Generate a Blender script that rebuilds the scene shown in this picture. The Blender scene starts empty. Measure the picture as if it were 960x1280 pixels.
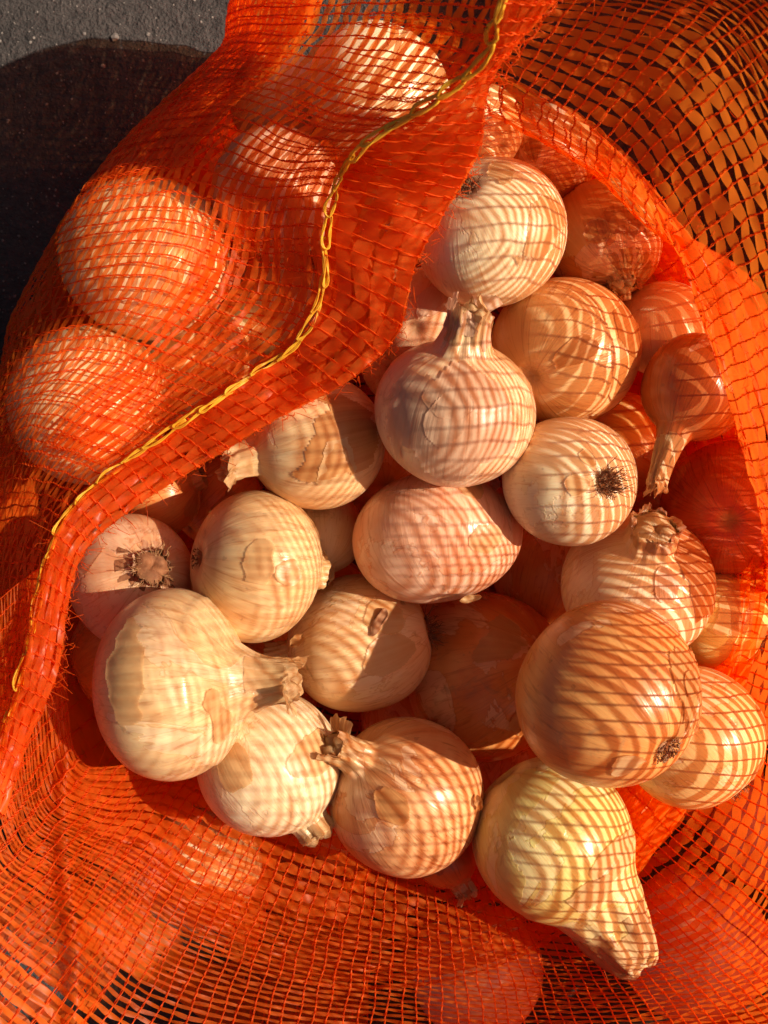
import bpy, math, random
import numpy as np
from mathutils import Vector, Matrix

random.seed(7)
rng = np.random.default_rng(7)
scene = bpy.context.scene
col = scene.collection

# ------------------------------------------------------------------ camera
CAM_Z = 0.85            # the camera looks straight down into the bag
F = 1488.0              # focal length in pixels of the 960 px wide photograph
cam_data = bpy.data.cameras.new("camera")
cam_data.sensor_fit = 'HORIZONTAL'
cam_data.sensor_width = 36.0
cam_data.lens = 36.0 * F / 960.0
cam_data.clip_start = 0.02
cam_data.clip_end = 200.0
cam_data.dof.use_dof = True
cam_data.dof.focus_distance = 0.585
cam_data.dof.aperture_fstop = 26.0
cam = bpy.data.objects.new("camera", cam_data)
cam.location = (0, 0, CAM_Z)
col.objects.link(cam)
scene.camera = cam

# ------------------------------------------------------------------ light
SUN_AZ = math.radians(1.0)     # measured from +X (image right)
SUN_EL = math.radians(40.0)
SUN_DIR = Vector((math.cos(SUN_EL) * math.cos(SUN_AZ), math.cos(SUN_EL) * math.sin(SUN_AZ), math.sin(SUN_EL)))
world = bpy.data.worlds.new("World")
scene.world = world
world.use_nodes = True
wn = world.node_tree
bg = wn.nodes["Background"]
sky = wn.nodes.new("ShaderNodeTexSky")
sky.sky_type = 'NISHITA'
sky.sun_disc = False
sky.air_density = 0.3
sky.dust_density = 3.0
sky.ozone_density = 0.0
sky.sun_elevation = SUN_EL
sky.sun_rotation = math.radians(90) - SUN_AZ
wn.links.new(sky.outputs[0], bg.inputs[0])
bg.inputs[1].default_value = 0.05
sun_data = bpy.data.lights.new("sun", 'SUN')
sun_data.energy = 5.0
sun_data.angle = math.radians(0.6)
sun_data.color = (1.0, 0.93, 0.83)
sun = bpy.data.objects.new("sun", sun_data)
sun.rotation_euler = SUN_DIR.to_track_quat('Z', 'Y').to_euler()
sun.location = (2, -0.3, 1.5)
col.objects.link(sun)
scene.view_settings.view_transform = 'Standard'
scene.view_settings.look = 'None'
scene.view_settings.exposure = 0.6
scene.view_settings.use_white_balance = True
scene.view_settings.white_balance_temperature = 7050
scene.view_settings.gamma = 1.0
scene.cycles.transparent_max_bounces = 32
scene.cycles.max_bounces = 10
scene.cycles.diffuse_bounces = 6
scene.cycles.use_denoising = True


def W(px, py, d):
    """point at depth d below the camera, seen at pixel (px, py) of the 960x1280 photograph"""
    return np.array([(px - 480.0) / F * d, (640.0 - py) / F * d, CAM_Z - d])


# ------------------------------------------------------------------ mesh helpers
def mesh_from(name, verts, quads=None, tris=None, smooth=True):
    me = bpy.data.meshes.new(name)
    verts = np.asarray(verts, dtype=np.float32).reshape(-1, 3)
    loops, starts, totals, s = [], [], [], 0
    if quads is not None and len(quads):
        q = np.asarray(quads, dtype=np.int32).reshape(-1, 4)
        loops.append(q.ravel()); starts.append(np.arange(len(q)) * 4); totals.append(np.full(len(q), 4)); s = len(q) * 4
    if tris is not None and len(tris):
        t = np.asarray(tris, dtype=np.int32).reshape(-1, 3)
        loops.append(t.ravel()); starts.append(s + np.arange(len(t)) * 3); totals.append(np.full(len(t), 3))
    loops = np.concatenate(loops).astype(np.int32)
    starts = np.concatenate(starts).astype(np.int32)
    totals = np.concatenate(totals).astype(np.int32)
    me.vertices.add(len(verts)); me.vertices.foreach_set("co", verts.ravel())
    me.loops.add(len(loops)); me.loops.foreach_set("vertex_index", loops)
    me.polygons.add(len(starts)); me.polygons.foreach_set("loop_start", starts); me.polygons.foreach_set("loop_total", totals)
    me.polygons.foreach_set("use_smooth", np.full(len(starts), smooth))
    me.update(calc_edges=True)
    me.validate()
    return me


def obj(name, me, mat=None, parent=None):
    o = bpy.data.objects.new(name, me)
    col.objects.link(o)
    if mat is not None and me is not None:
        me.materials.append(mat)
    if parent is not None:
        o.parent = parent
    return o


def tag(o, label=None, cat=None, group=None, kind=None):
    if label: o["label"] = label
    if cat: o["category"] = cat
    if group: o["group"] = group
    if kind: o["kind"] = kind
    return o


class MB:
    """collects pieces of one mesh"""
    def __init__(self): self.v = []; self.q = []; self.t = []; self.n = 0
    def add(self, v, q=None, t=None):
        v = np.asarray(v, dtype=np.float64).reshape(-1, 3)
        self.v.append(v)
        if q is not None and len(q): self.q.append(np.asarray(q).reshape(-1, 4) + self.n)
        if t is not None and len(t): self.t.append(np.asarray(t).reshape(-1, 3) + self.n)
        self.n += len(v)
    def tube(self, pts, rad, sides=3):
        pts = np.asarray(pts); m = len(pts)
        rad = np.broadcast_to(np.asarray(rad, dtype=float), (m,))
        tan = np.gradient(pts, axis=0)
        tan /= np.linalg.norm(tan, axis=1, keepdims=True) + 1e-12
        ref = np.array([0.31, 0.22, 0.92]); a = np.cross(tan, ref)
        a /= np.linalg.norm(a, axis=1, keepdims=True) + 1e-9
        b = np.cross(tan, a)
        ang = np.arange(sides) / sides * 2 * np.pi
        ring = (a[:, None, :] * np.cos(ang)[None, :, None] + b[:, None, :] * np.sin(ang)[None, :, None]) * rad[:, None, None]
        v = (pts[:, None, :] + ring).reshape(-1, 3)
        i = np.arange(m - 1)[:, None] * sides; j = np.arange(sides)[None, :]; k = (j + 1) % sides
        self.add(v, np.stack([i + j, i + k, i + k + sides, i + j + sides], -1).reshape(-1, 4))
    def build(self, name, mat=None, parent=None, smooth=True):
        me = mesh_from(name, np.concatenate(self.v), np.concatenate(self.q) if self.q else None, np.concatenate(self.t) if self.t else None, smooth)
        return obj(name, me, mat, parent)


def vnoise(p, seed=0, octaves=3):
    """cheap smooth noise: sum of sines at random directions, p (...,3) -> (...) in about -1..1"""
    r = np.random.default_rng(seed + 1000)
    out = 0.0; amp = 1.0; tot = 0.0
    for o in range(octaves):
        for k in range(4):
            d = r.normal(size=3); d /= np.linalg.norm(d)
            out = out + amp * np.sin((p @ d) * (2.0 ** o) * (0.8 + 0.5 * r.random()) + r.random() * 6.28)
        tot += amp * 2.0; amp *= 0.5
    return out / tot


# ------------------------------------------------------------------ materials
def new_mat(name):
    m = bpy.data.materials.new(name); m.use_nodes = True
    nt = m.node_tree
    for n in list(nt.nodes): nt.nodes.remove(n)
    return m, nt


class NT:
    def __init__(self, nt): self.nt = nt
    def n(self, t, **kw):
        x = self.nt.nodes.new(t)
        for k, v in kw.items(): setattr(x, k, v)
        return x
    def l(self, a, b): self.nt.links.new(a, b)
    def math(self, op, a, b=None, clamp=False):
        x = self.n("ShaderNodeMath", operation=op); x.use_clamp = clamp
        for i, s in enumerate((a, b)):
            if s is None: continue
            if isinstance(s, (int, float)): x.inputs[i].default_value = s
            else: self.l(s, x.inputs[i])
        return x.outputs[0]
    def mix(self, fac, a, b, mode='MIX'):
        x = self.n("ShaderNodeMix", data_type='RGBA', blend_type=mode)
        for i, s in ((0, fac), (6, a), (7, b)):
            if isinstance(s, (int, float)): x.inputs[i].default_value = s
            elif isinstance(s, tuple): x.inputs[i].default_value = (*s, 1) if len(s) == 3 else s
            else: self.l(s, x.inputs[i])
        return x.outputs[2]
    def ramp(self, fac, lo, hi):
        x = self.n("ShaderNodeMapRange"); x.clamp = True
        x.inputs[1].default_value = lo; x.inputs[2].default_value = hi
        self.l(fac, x.inputs[0]); return x.outputs[0]
    def noise(self, vec, scale, detail=3, rough=0.55, dist=0.0):
        x = self.n("ShaderNodeTexNoise"); x.inputs["Scale"].default_value = scale
        x.inputs["Detail"].default_value = detail; x.inputs["Roughness"].default_value = rough; x.inputs["Distortion"].default_value = dist
        if vec is not None: self.l(vec, x.inputs["Vector"])
        return x.outputs[0]


def tape_material(name, col_d, col_t, clear, transl=0.5, rough=0.42):
    m, nt = new_mat(name); N = NT(nt)
    out = N.n("ShaderNodeOutputMaterial")
    oi = N.n("ShaderNodeObjectInfo"); tc = N.n("ShaderNodeTexCoord")
    nz = N.noise(tc.outputs["Object"], 260.0, 2)
    v = N.math('ADD', N.math('MULTIPLY', nz, 0.35), N.math('MULTIPLY', oi.outputs["Random"], 0.25))
    v = N.math('ADD', v, 0.68)
    hsv = N.n("ShaderNodeHueSaturation"); hsv.inputs["Color"].default_value = (*col_d, 1); N.l(v, hsv.inputs["Value"])
    pb = N.n("ShaderNodeBsdfPrincipled"); N.l(hsv.outputs[0], pb.inputs["Base Color"])
    pb.inputs["Roughness"].default_value = rough; pb.inputs["Specular IOR Level"].default_value = 0.32
    tr = N.n("ShaderNodeBsdfTranslucent"); tr.inputs[0].default_value = (*col_t, 1)
    m1 = N.n("ShaderNodeMixShader"); m1.inputs[0].default_value = transl
    N.l(pb.outputs[0], m1.inputs[1]); N.l(tr.outputs[0], m1.inputs[2])
    tp = N.n("ShaderNodeBsdfTransparent"); tp.inputs[0].default_value = (1.0, 0.57, 0.32, 1)
    m2 = N.n("ShaderNodeMixShader"); m2.inputs[0].default_value = clear
    N.l(m1.outputs[0], m2.inputs[1]); N.l(tp.outputs[0], m2.inputs[2])
    N.l(m2.outputs[0], out.inputs[0])
    return m


ORANGE = (0.94, 0.185, 0.022)
M_TAPE = tape_material("orange_tape", ORANGE, (1.0, 0.25, 0.025), 0.45, 0.52)
M_THREAD = tape_material("orange_thread", (0.92, 0.165, 0.02), (1.0, 0.23, 0.024), 0.36, 0.45)
M_HEM = tape_material("orange_hem_tape", (0.95, 0.20, 0.032), (1.0, 0.27, 0.04), 0.42, 0.58, 0.3)
M_RED = tape_material("red_thread", (0.55, 0.02, 0.015), (0.6, 0.02, 0.015), 0.0, 0.3)
M_YELLOW = tape_material("yellow_stitch_thread", (1.0, 0.70, 0.07), (1.0, 0.76, 0.12), 0.15, 0.35, 0.28)


def onion_material(name, pale, tan, dark, streak=0.5, rough=0.34, seed=0.0, tan_amt=0.5, spots=0.4, neck_c=(0.55, 0.36, 0.16)):
    """papery onion skin: meridian streaks and veins, patches of darker outer skin, dirt specks"""
    m, nt = new_mat(name); N = NT(nt)
    out = N.n("ShaderNodeOutputMaterial")
    tc = N.n("ShaderNodeTexCoord")
    sep = N.n("ShaderNodeSeparateXYZ"); N.l(tc.outputs["Object"], sep.inputs[0])
    flat = N.n("ShaderNodeCombineXYZ"); N.l(sep.outputs[0], flat.inputs[0]); N.l(sep.outputs[1], flat.inputs[1])
    nrm = N.n("ShaderNodeVectorMath", operation='NORMALIZE'); N.l(flat.outputs[0], nrm.inputs[0])
    zc = N.n("ShaderNodeCombineXYZ"); N.l(N.math('ADD', N.math('MULTIPLY', sep.outputs[2], 3.0), seed), zc.inputs[2])
    ang = N.n("ShaderNodeVectorMath", operation='ADD'); N.l(nrm.outputs[0], ang.inputs[0]); N.l(zc.outputs[0], ang.inputs[1])
    off = N.n("ShaderNodeVectorMath", operation='ADD'); off.inputs[1].default_value = (seed, seed * 1.7, 0); N.l(tc.outputs["Object"], off.inputs[0])
    s1 = N.noise(ang.outputs[0], 3.2, 4, 0.6)
    s2 = N.noise(ang.outputs[0], 17.0, 3, 0.6)
    pt = N.noise(off.outputs[0], 22.0, 4, 0.6, 0.6)
    sp = N.noise(off.outputs[0], 190.0, 2, 0.5)
    fac_tan = N.ramp(N.math('ADD', N.math('MULTIPLY', s1, 0.55), N.math('MULTIPLY', pt, 0.6)), 0.80 - 0.5 * tan_amt, 1.02 - 0.5 * tan_amt)
    c = N.mix(fac_tan, pale, tan)
    tn = N.noise(off.outputs[0], 13.0, 5, 0.62, 1.2)
    torn = N.ramp(tn, 0.555, 0.567)
    c = N.mix(N.math('MULTIPLY', torn, 0.55), c, tuple(0.55 * x + 0.45 * y for x, y in zip(pale, (0.86, 0.70, 0.52))))
    edge = N.math('SUBTRACT', 1.0, N.ramp(N.math('ABSOLUTE', N.math('SUBTRACT', tn, 0.556)), 0.0, 0.006))
    c = N.mix(N.math('MULTIPLY', edge, 0.45), c, dark)
    vein = N.ramp(s2, 0.56, 0.72)
    c = N.mix(N.math('MULTIPLY', vein, streak), c, dark)
    # fine vein lines: absolute difference around mid value of the angular noise
    lin = N.math('ABSOLUTE', N.math('SUBTRACT', N.noise(ang.outputs[0], 9.0, 2, 0.5), 0.5))
    linm = N.math('SUBTRACT', 1.0, N.ramp(lin, 0.0, 0.018))
    c = N.mix(N.math('MULTIPLY', linm, 0.6 * streak), c, dark)
    spm = N.math('MULTIPLY', N.ramp(sp, 0.67, 0.73), N.ramp(pt, 0.45, 0.60))
    c = N.mix(N.math('MULTIPLY', spm, spots), c, (0.16, 0.06, 0.025))
    sm = N.noise(off.outputs[0], 38.0, 5, 0.7, 0.8)
    c = N.mix(N.math('MULTIPLY', N.ramp(sm, 0.60, 0.70), 0.55), c, (0.32, 0.16, 0.07))
    # the neck itself is straw coloured
    at = N.n("ShaderNodeAttribute"); at.attribute_name = "neck"
    c = N.mix(N.math('MULTIPLY', at.outputs["Fac"], 0.55), c, neck_c)
    at2 = N.n("ShaderNodeAttribute"); at2.attribute_name = "root"
    c = N.mix(N.math('MULTIPLY', N.ramp(N.math('ADD', at2.outputs["Fac"], N.math('MULTIPLY', N.math('SUBTRACT', s2, 0.5), 0.6)), 0.25, 0.9), 0.75), c, (0.28, 0.12, 0.045))
    pb = N.n("ShaderNodeBsdfPrincipled"); N.l(c, pb.inputs["Base Color"])
    pb.inputs["Specular IOR Level"].default_value = 0.5
    N.l(N.math('ADD', N.math('MULTIPLY', pt, 0.25), rough - 0.1), pb.inputs["Roughness"])
    pb.inputs["Subsurface Weight"].default_value = 0.16
    pb.inputs["Subsurface Radius"].default_value = (1.0, 0.42, 0.16)
    pb.inputs["Subsurface Scale"].default_value = 0.006
    bp = N.n("ShaderNodeBump"); bp.inputs["Strength"].default_value = 0.30; bp.inputs["Distance"].default_value = 0.0012
    hh = N.math('SUBTRACT', N.math('ADD', N.math('MULTIPLY', s2, 0.8), N.math('MULTIPLY', pt, 1.1)), N.math('MULTIPLY', torn, 0.45))
    N.l(hh, bp.inputs["Height"]); N.l(bp.outputs[0], pb.inputs["Normal"])
    N.l(pb.outputs[0], out.inputs[0])
    return m


def skin_material(name, c1, c2, clear=0.12, rough=0.32):
    m, nt = new_mat(name); N = NT(nt)
    out = N.n("ShaderNodeOutputMaterial"); tc = N.n("ShaderNodeTexCoord")
    sep = N.n("ShaderNodeSeparateXYZ"); N.l(tc.outputs["Object"], sep.inputs[0])
    flat = N.n("ShaderNodeCombineXYZ"); N.l(sep.outputs[0], flat.inputs[0]); N.l(sep.outputs[1], flat.inputs[1])
    nrm = N.n("ShaderNodeVectorMath", operation='NORMALIZE'); N.l(flat.outputs[0], nrm.inputs[0])
    nz = N.noise(nrm.outputs[0], 14.0, 4, 0.65)
    n2 = N.noise(tc.outputs["Object"], 60.0, 4, 0.6)
    c = N.mix(N.ramp(N.math('ADD', N.math('MULTIPLY', nz, 0.6), N.math('MULTIPLY', n2, 0.4)), 0.38, 0.64), c1, c2)
    pb = N.n("ShaderNodeBsdfPrincipled"); N.l(c, pb.inputs["Base Color"]); pb.inputs["Roughness"].default_value = rough
    bp = N.n("ShaderNodeBump"); bp.inputs["Strength"].default_value = 0.5; bp.inputs["Distance"].default_value = 0.001
    N.l(N.math('ADD', nz, n2), bp.inputs["Height"]); N.l(bp.outputs[0], pb.inputs["Normal"])
    tr = N.n("ShaderNodeBsdfTranslucent"); N.l(c, tr.inputs[0])
    m1 = N.n("ShaderNodeMixShader"); m1.inputs[0].default_value = 0.35
    N.l(pb.outputs[0], m1.inputs[1]); N.l(tr.outputs[0], m1.inputs[2])
    tp = N.n("ShaderNodeBsdfTransparent")
    m2 = N.n("ShaderNodeMixShader"); m2.inputs[0].default_value = clear
    N.l(m1.outputs[0], m2.inputs[1]); N.l(tp.outputs[0], m2.inputs[2])
    N.l(m2.outputs[0], out.inputs[0])
    return m


def simple_mat(name, c1, c2, scale, rough=0.8, bump=0.3):
    m, nt = new_mat(name); N = NT(nt)
    out = N.n("ShaderNodeOutputMaterial"); tc = N.n("ShaderNodeTexCoord")
    nz = N.noise(tc.outputs["Object"], scale, 5, 0.65)
    c = N.mix(N.ramp(nz, 0.35, 0.65), c1, c2)
    pb = N.n("ShaderNodeBsdfPrincipled"); N.l(c, pb.inputs["Base Color"]); pb.inputs["Roughness"].default_value = rough
    bp = N.n("ShaderNodeBump"); bp.inputs["Strength"].default_value = bump; bp.inputs["Distance"].default_value = 0.002
    N.l(nz, bp.inputs["Height"]); N.l(bp.outputs[0], pb.inputs["Normal"])
    N.l(pb.outputs[0], out.inputs[0])
    return m


M_ROOT = simple_mat("dry_root", (0.20, 0.075, 0.03), (0.36, 0.16, 0.07), 220, 0.85)
M_TIP = skin_material("dry_neck_skin", (0.82, 0.58, 0.30), (0.56, 0.29, 0.11), 0.10, 0.42)
SKINS = {
    'pale': skin_material("pale_loose_skin", (0.82, 0.58, 0.29), (0.75, 0.45, 0.20), 0.25),
    'pink': skin_material("pink_loose_skin", (0.80, 0.57, 0.38), (0.74, 0.44, 0.27), 0.15),
    'brown': skin_material("brown_loose_skin", (0.62, 0.27, 0.09), (0.40, 0.13, 0.04), 0.1),
    'tan': skin_material("tan_loose_skin", (0.72, 0.38, 0.14), (0.58, 0.25, 0.08), 0.15),
    'lilac': skin_material("lilac_loose_skin", (0.76, 0.56, 0.42), (0.72, 0.48, 0.34), 0.2, 0.25),
}
PAL = {  # pale, tan, dark, tan amount
    'cream': ((0.80, 0.55, 0.29), (0.74, 0.38, 0.16), (0.50, 0.19, 0.06), 0.48),
    'white': ((0.82, 0.63, 0.38), (0.78, 0.50, 0.26), (0.60, 0.29, 0.11), 0.36),
    'green': ((0.72, 0.53, 0.19), (0.67, 0.38, 0.11), (0.48, 0.23, 0.06), 0.48),
    'gold': ((0.74, 0.43, 0.17), (0.62, 0.24, 0.07), (0.38, 0.11, 0.025), 0.58),
    'pink': ((0.79, 0.52, 0.31), (0.73, 0.36, 0.18), (0.58, 0.20, 0.09), 0.5),
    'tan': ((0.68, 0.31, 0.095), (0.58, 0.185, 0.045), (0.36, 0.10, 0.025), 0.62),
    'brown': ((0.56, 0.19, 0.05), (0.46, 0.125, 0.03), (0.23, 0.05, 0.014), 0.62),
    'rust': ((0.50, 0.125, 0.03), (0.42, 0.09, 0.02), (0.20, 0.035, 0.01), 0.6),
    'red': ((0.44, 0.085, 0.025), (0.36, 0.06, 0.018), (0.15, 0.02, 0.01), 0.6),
}

# ------------------------------------------------------------------ setting: ground
def ground_material():
    m, nt = new_mat("dark_soil"); N = NT(nt)
    out = N.n("ShaderNodeOutputMaterial"); tc = N.n("ShaderNodeTexCoord")
    a = N.noise(tc.outputs["Object"], 9.0, 6, 0.6); b = N.noise(tc.outputs["Object"], 120.0, 4, 0.6); e = N.noise(tc.outputs["Object"], 420.0, 3, 0.6)
    c = N.mix(N.ramp(N.math('ADD', N.math('MULTIPLY', a, 0.5), N.math('MULTIPLY', b, 0.5)), 0.35, 0.65), (0.019, 0.0150, 0.0135), (0.066, 0.052, 0.046))
    c = N.mix(N.math('MULTIPLY', N.ramp(e, 0.62, 0.75), 0.5), c, (0.22, 0.18, 0.15))
    c = N.mix(N.math('MULTIPLY', N.ramp(b, 0.55, 0.40), 0.0), c, (0.03, 0.025, 0.02))
    pb = N.n("ShaderNodeBsdfPrincipled"); N.l(c, pb.inputs["Base Color"]); pb.inputs["Roughness"].default_value = 0.9
    bp = N.n("ShaderNodeBump"); bp.inputs["Strength"].default_value = 1.0; bp.inputs["Distance"].default_value = 0.007
    N.l(N.math('ADD', N.math('MULTIPLY', b, 0.7), N.math('MULTIPLY', e, 0.5)), bp.inputs["Height"]); N.l(bp.outputs[0], pb.inputs["Normal"])
    N.l(pb.outputs[0], out.inputs[0]); return m


g = np.array([[-60, -60, 0], [60, -60, 0], [60, 60, 0], [-60, 60, 0]], dtype=float)
ground = obj("ground", mesh_from("ground", g, [[0, 1, 2, 3]]), ground_material())
tag(ground, kind='structure')
mb = MB()
ico_v = np.array([[0, 0, 1], [.89, 0, .45], [.28, .85, .45], [-.72, .53, .45], [-.72, -.53, .45], [.28, -.85, .45],
                  [.72, .53, -.45], [-.28, .85, -.45], [-.89, 0, -.45], [-.28, -.85, -.45], [.72, -.53, -.45], [0, 0, -1]])
ico_f = [[0, 1, 2], [0, 2, 3], [0, 3, 4], [0, 4, 5], [0, 5, 1], [1, 6, 2], [2, 7, 3], [3, 8, 4], [4, 9, 5], [5, 10, 1],
         [2, 6, 7], [3, 7, 8], [4, 8, 9], [5, 9, 10], [1, 10, 6], [6, 11, 7], [7, 11, 8], [8, 11, 9], [9, 11, 10], [10, 11, 6]]
for i in range(5200):
    x, y = rng.uniform(-0.55, 0.10), rng.uniform(-0.15, 0.60)
    s = 0.00055 * math.exp(rng.normal(0, 0.42))
    v = ico_v * (1 + rng.normal(0, 0.18, (12, 1))) * s * np.array([1.2, 1, 0.7])
    a = rng.uniform(0, 6.28); R = np.array([[math.cos(a), -math.sin(a), 0], [math.sin(a), math.cos(a), 0], [0, 0, 1]])
    mb.add(v @ R.T + [x, y, s * 0.3], t=ico_f)
gr = mb.build("gravel", simple_mat("grit", (0.10, 0.08, 0.07), (0.24, 0.20, 0.17), 70, 0.85), smooth=False)
tag(gr, kind='stuff')

# ------------------------------------------------------------------ onions: where each one lies
# key: px, py, radius px, height ratio, neck direction (x right, y up, z to camera), neck length, neck radius, palette, depth, options
ON = []
def onion(label, px, py, a, b, nd, nl=0.0, nr=0.2, pal='cream', d=0.60, rank=5, group=None, **kw):
    ON.append(dict(label=label, px=px, py=py, a=a, b=b, nd=np.array(nd, float) / np.linalg.norm(nd), nl=nl, nr=nr, pal=pal, d=d, rank=rank, group=group, **kw))

PG = "onions heaped in the mouth of the bag"
# --- the heap in the mouth
onion("pale cream round onion with dark hairy root beside the hem, highest of the bright ones", 613, 293, 92, .94, (.40, -.50, -.75), 0.05, .15, 'white', .575, 8, PG, roots=90, rl=.20)
onion("orange brown onion with yellow centre, between the pale round onion and the root-facing one", 705, 440, 94, .94, (.55, .45, -.7), 0.05, .15, 'gold', .60, 6, PG,
      skins=[('brown', 2.6, 5.6, .30, .78, 1)])
onion("pinkish white onion with broad torn papery neck pointing up, in the middle of the heap", 567, 516, 101, .87, (.10, .86, .50), .40, .22, 'pink', .58, 9, PG, tip=.32, ragged=1.1, pw=2.0, n0=.70,
      skins=[('pink', 0.2, 2.6, .25, .80, 3), ('pale', 2.9, 4.3, .55, .86, 4)])
onion("pale onion turning its brown curly root tuft to the viewer", 712, 602, 83, .96, (-.40, .06, -.9), 0.05, .15, 'white', .575, 8, PG, roots=120, rl=.34, rootlean=(.8, .25))
onion("wide flattened cream onion lying crosswise under the pinkish one", 544, 672, 113, .71, (-.16, .95, -.22), 0.0, .12, 'cream', .60, 7, PG,
      skins=[('tan', 3.6, 5.2, .45, .82, 6)])
onion("cream onion with brown cracks half under the hem, its shredded neck pointing left", 396, 552, 86, .98, (-.90, -.22, .30), .34, .22, 'cream', .60, 6, PG, tip=.30, ragged=.8, pw=1.7,
      skins=[('tan', 0.5, 2.2, .2, .62, 7)])
onion("egg shaped cream onion with a peeled skin patch and root scar at its left", 320, 706, 94, .84, (.86, -.12, -.42), 0.1, .25, 'cream', .59, 8, PG, roots=26, rl=.07,
      skins=[('lilac', 4.1, 6.0, .42, .80, 9), ('pale', 5.2, 6.9, .55, .95, 10)])
onion("dull pinkish onion with hairy neck stub facing up, tucked under the hem at left", 165, 724, 83, .95, (.45, .22, .85), .10, .25, 'pink', .62, 4, PG, tip=.16, ragged=.8, tipmat='root')
onion("tan onion with dark brown scab and root hairs at its right shoulder", 450, 806, 89, 1.0, (-.88, -.22, -.05), .30, .24, 'cream', .585, 7, PG, roots=70, rl=.30, scab=1)
onion("largest onion at the left of the heap, thick straw neck pointing right over its neighbours", 215, 858, 119, .76, (.95, .10, .16), .50, .20, 'cream', .58, 9, PG, pw=2.1, n0=.74, tip=.18, ragged=1.3, roots=40, rl=.18)
onion("pale onion with its dry tip pointing down, below the thick straw neck", 338, 952, 89, 1.0, (.52, -.80, .05), .20, .24, 'white', .575, 8, PG, tip=.10, ragged=.4)
onion("golden brown veined onion whose crumpled neck points up to the left", 507, 997, 97, .98, (-.60, .62, .50), .42, .18, 'gold', .60, 8, PG, tip=.26, ragged=1.0, veins=1)
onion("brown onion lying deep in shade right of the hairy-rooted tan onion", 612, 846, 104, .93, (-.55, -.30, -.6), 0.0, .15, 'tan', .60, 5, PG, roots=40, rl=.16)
onion("big orange brown onion with a dark root disc and torn skin at lower right", 763, 868, 114, .96, (-.50, .52, -.70), 0.0, .15, 'tan', .575, 9, PG, roots=60, rl=.09,
      skins=[('tan', 2.4, 4.0, .06, .46, 14), ('pale', 0.1, 0.9, .07, .22, 15)])
onion("bright yellow onion half covered by the big orange brown one at lower right", 864, 920, 91, .95, (-.55, .62, -.15), 0.0, .15, 'gold', .61, 5, PG, roots=50, rl=.16)
onion("onion with open straw neck facing up and pinkish striped skin, below the long-necked red onion", 797, 732, 97, .86, (.04, .66, .75), .28, .26, 'pink', .60, 7, PG, tip=.22, ragged=.8, pw=1.5,
      skins=[('brown', 2.2, 3.9, .3, .85, 17)])
onion("small yellow onion wedged between the net wall and the straw-necked onion", 898, 774, 62, .96, (-.8, .35, -.25), 0.0, .15, 'green', .625, 4, PG, roots=40, rl=.2)
onion("glossy orange red onion with a long twisted neck hanging down, beside the right net wall", 868, 484, 66, 1.0, (-.45, -.86, .22), 1.05, .17, 'rust', .585, 7, PG, tip=.4, ragged=1.2, shiny=1)
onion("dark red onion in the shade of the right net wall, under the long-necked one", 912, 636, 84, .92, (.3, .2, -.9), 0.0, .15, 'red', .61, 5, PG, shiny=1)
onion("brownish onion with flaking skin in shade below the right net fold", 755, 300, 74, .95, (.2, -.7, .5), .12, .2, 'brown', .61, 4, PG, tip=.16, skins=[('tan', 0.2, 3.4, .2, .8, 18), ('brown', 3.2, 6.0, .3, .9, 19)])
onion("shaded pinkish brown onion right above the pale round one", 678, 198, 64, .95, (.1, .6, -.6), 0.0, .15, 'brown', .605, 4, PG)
onion("finely striped cream onion peeping out from the hem at the top of the heap", 597, 164, 56, .95, (-.5, .5, -.5), 0.0, .15, 'white', .595, 5, PG)
onion("striped pink onion mostly hidden behind the torn neck of the pinkish white one", 532, 398, 66, .95, (.2, .3, -.8), 0.0, .15, 'pink', .615, 3, PG)
onion("dull pink onion peeping from the hem left of the pinkish white one", 500, 452, 50, .95, (.2, .3, -.8), 0.0, .15, 'pink', .62, 2, PG)
onion("dim tan onion behind the orange brown one near the net wall", 828, 412, 60, .95, (-.2, .4, .4), 0.0, .15, 'pink', .625, 3, PG)
onion("yellow green onion at the bottom of the heap with a thick neck reaching down right", 688, 1048, 101, .97, (.60, -.78, .08), .86, .26, 'green', .595, 7, PG, tip=.14, ragged=.5, pw=1.0, n0=.74,
      skins=[('pale', 3.6, 5.2, .50, .80, 21)])
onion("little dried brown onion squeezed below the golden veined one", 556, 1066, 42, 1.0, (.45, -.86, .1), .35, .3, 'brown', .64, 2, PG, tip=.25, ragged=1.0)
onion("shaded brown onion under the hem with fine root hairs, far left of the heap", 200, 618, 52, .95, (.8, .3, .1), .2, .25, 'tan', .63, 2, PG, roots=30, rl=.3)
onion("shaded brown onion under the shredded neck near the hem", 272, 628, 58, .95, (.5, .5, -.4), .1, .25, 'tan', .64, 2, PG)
onion("dull cream onion deep between the egg shaped and the wide flattened one", 402, 664, 56, .95, (.05, -.75, .5), .25, .24, 'cream', .635, 3, PG, tip=.18, ragged=.9)
# --- under the flap of the bag
FG = "onions seen through the left flap of the net"
onion("large pale onion bulging under the net at the far left shoulder of the bag", 184, 322, 108, .9, (.3, .5, .4), 0.0, .2, 'white', .605, 9, FG)
onion("pale onion under the net at the left edge, below the largest covered one", 112, 508, 104, .9, (-.3, .2, .8), 0.0, .2, 'white', .61, 9, FG)
onion("pale onion under the net right above the yellow stitching", 252, 462, 80, .95, (.3, .5, -.4), 0.0, .2, 'white', .625, 6, FG)
onion("pale onion under the net at the top of the flap", 472, 118, 88, .95, (.3, .5, .2), 0.0, .2, 'white', .595, 5, FG)
onion("pinkish onion under the netting folds in the middle of the flap", 345, 240, 84, .95, (.1, .5, .2), 0.0, .2, 'pink', .605, 6, FG)
onion("cream onion under the flap beside the bend of the yellow stitching", 352, 385, 70, .95, (-.3, .5, .4), 0.0, .2, 'white', .61, 5, FG)
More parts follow.
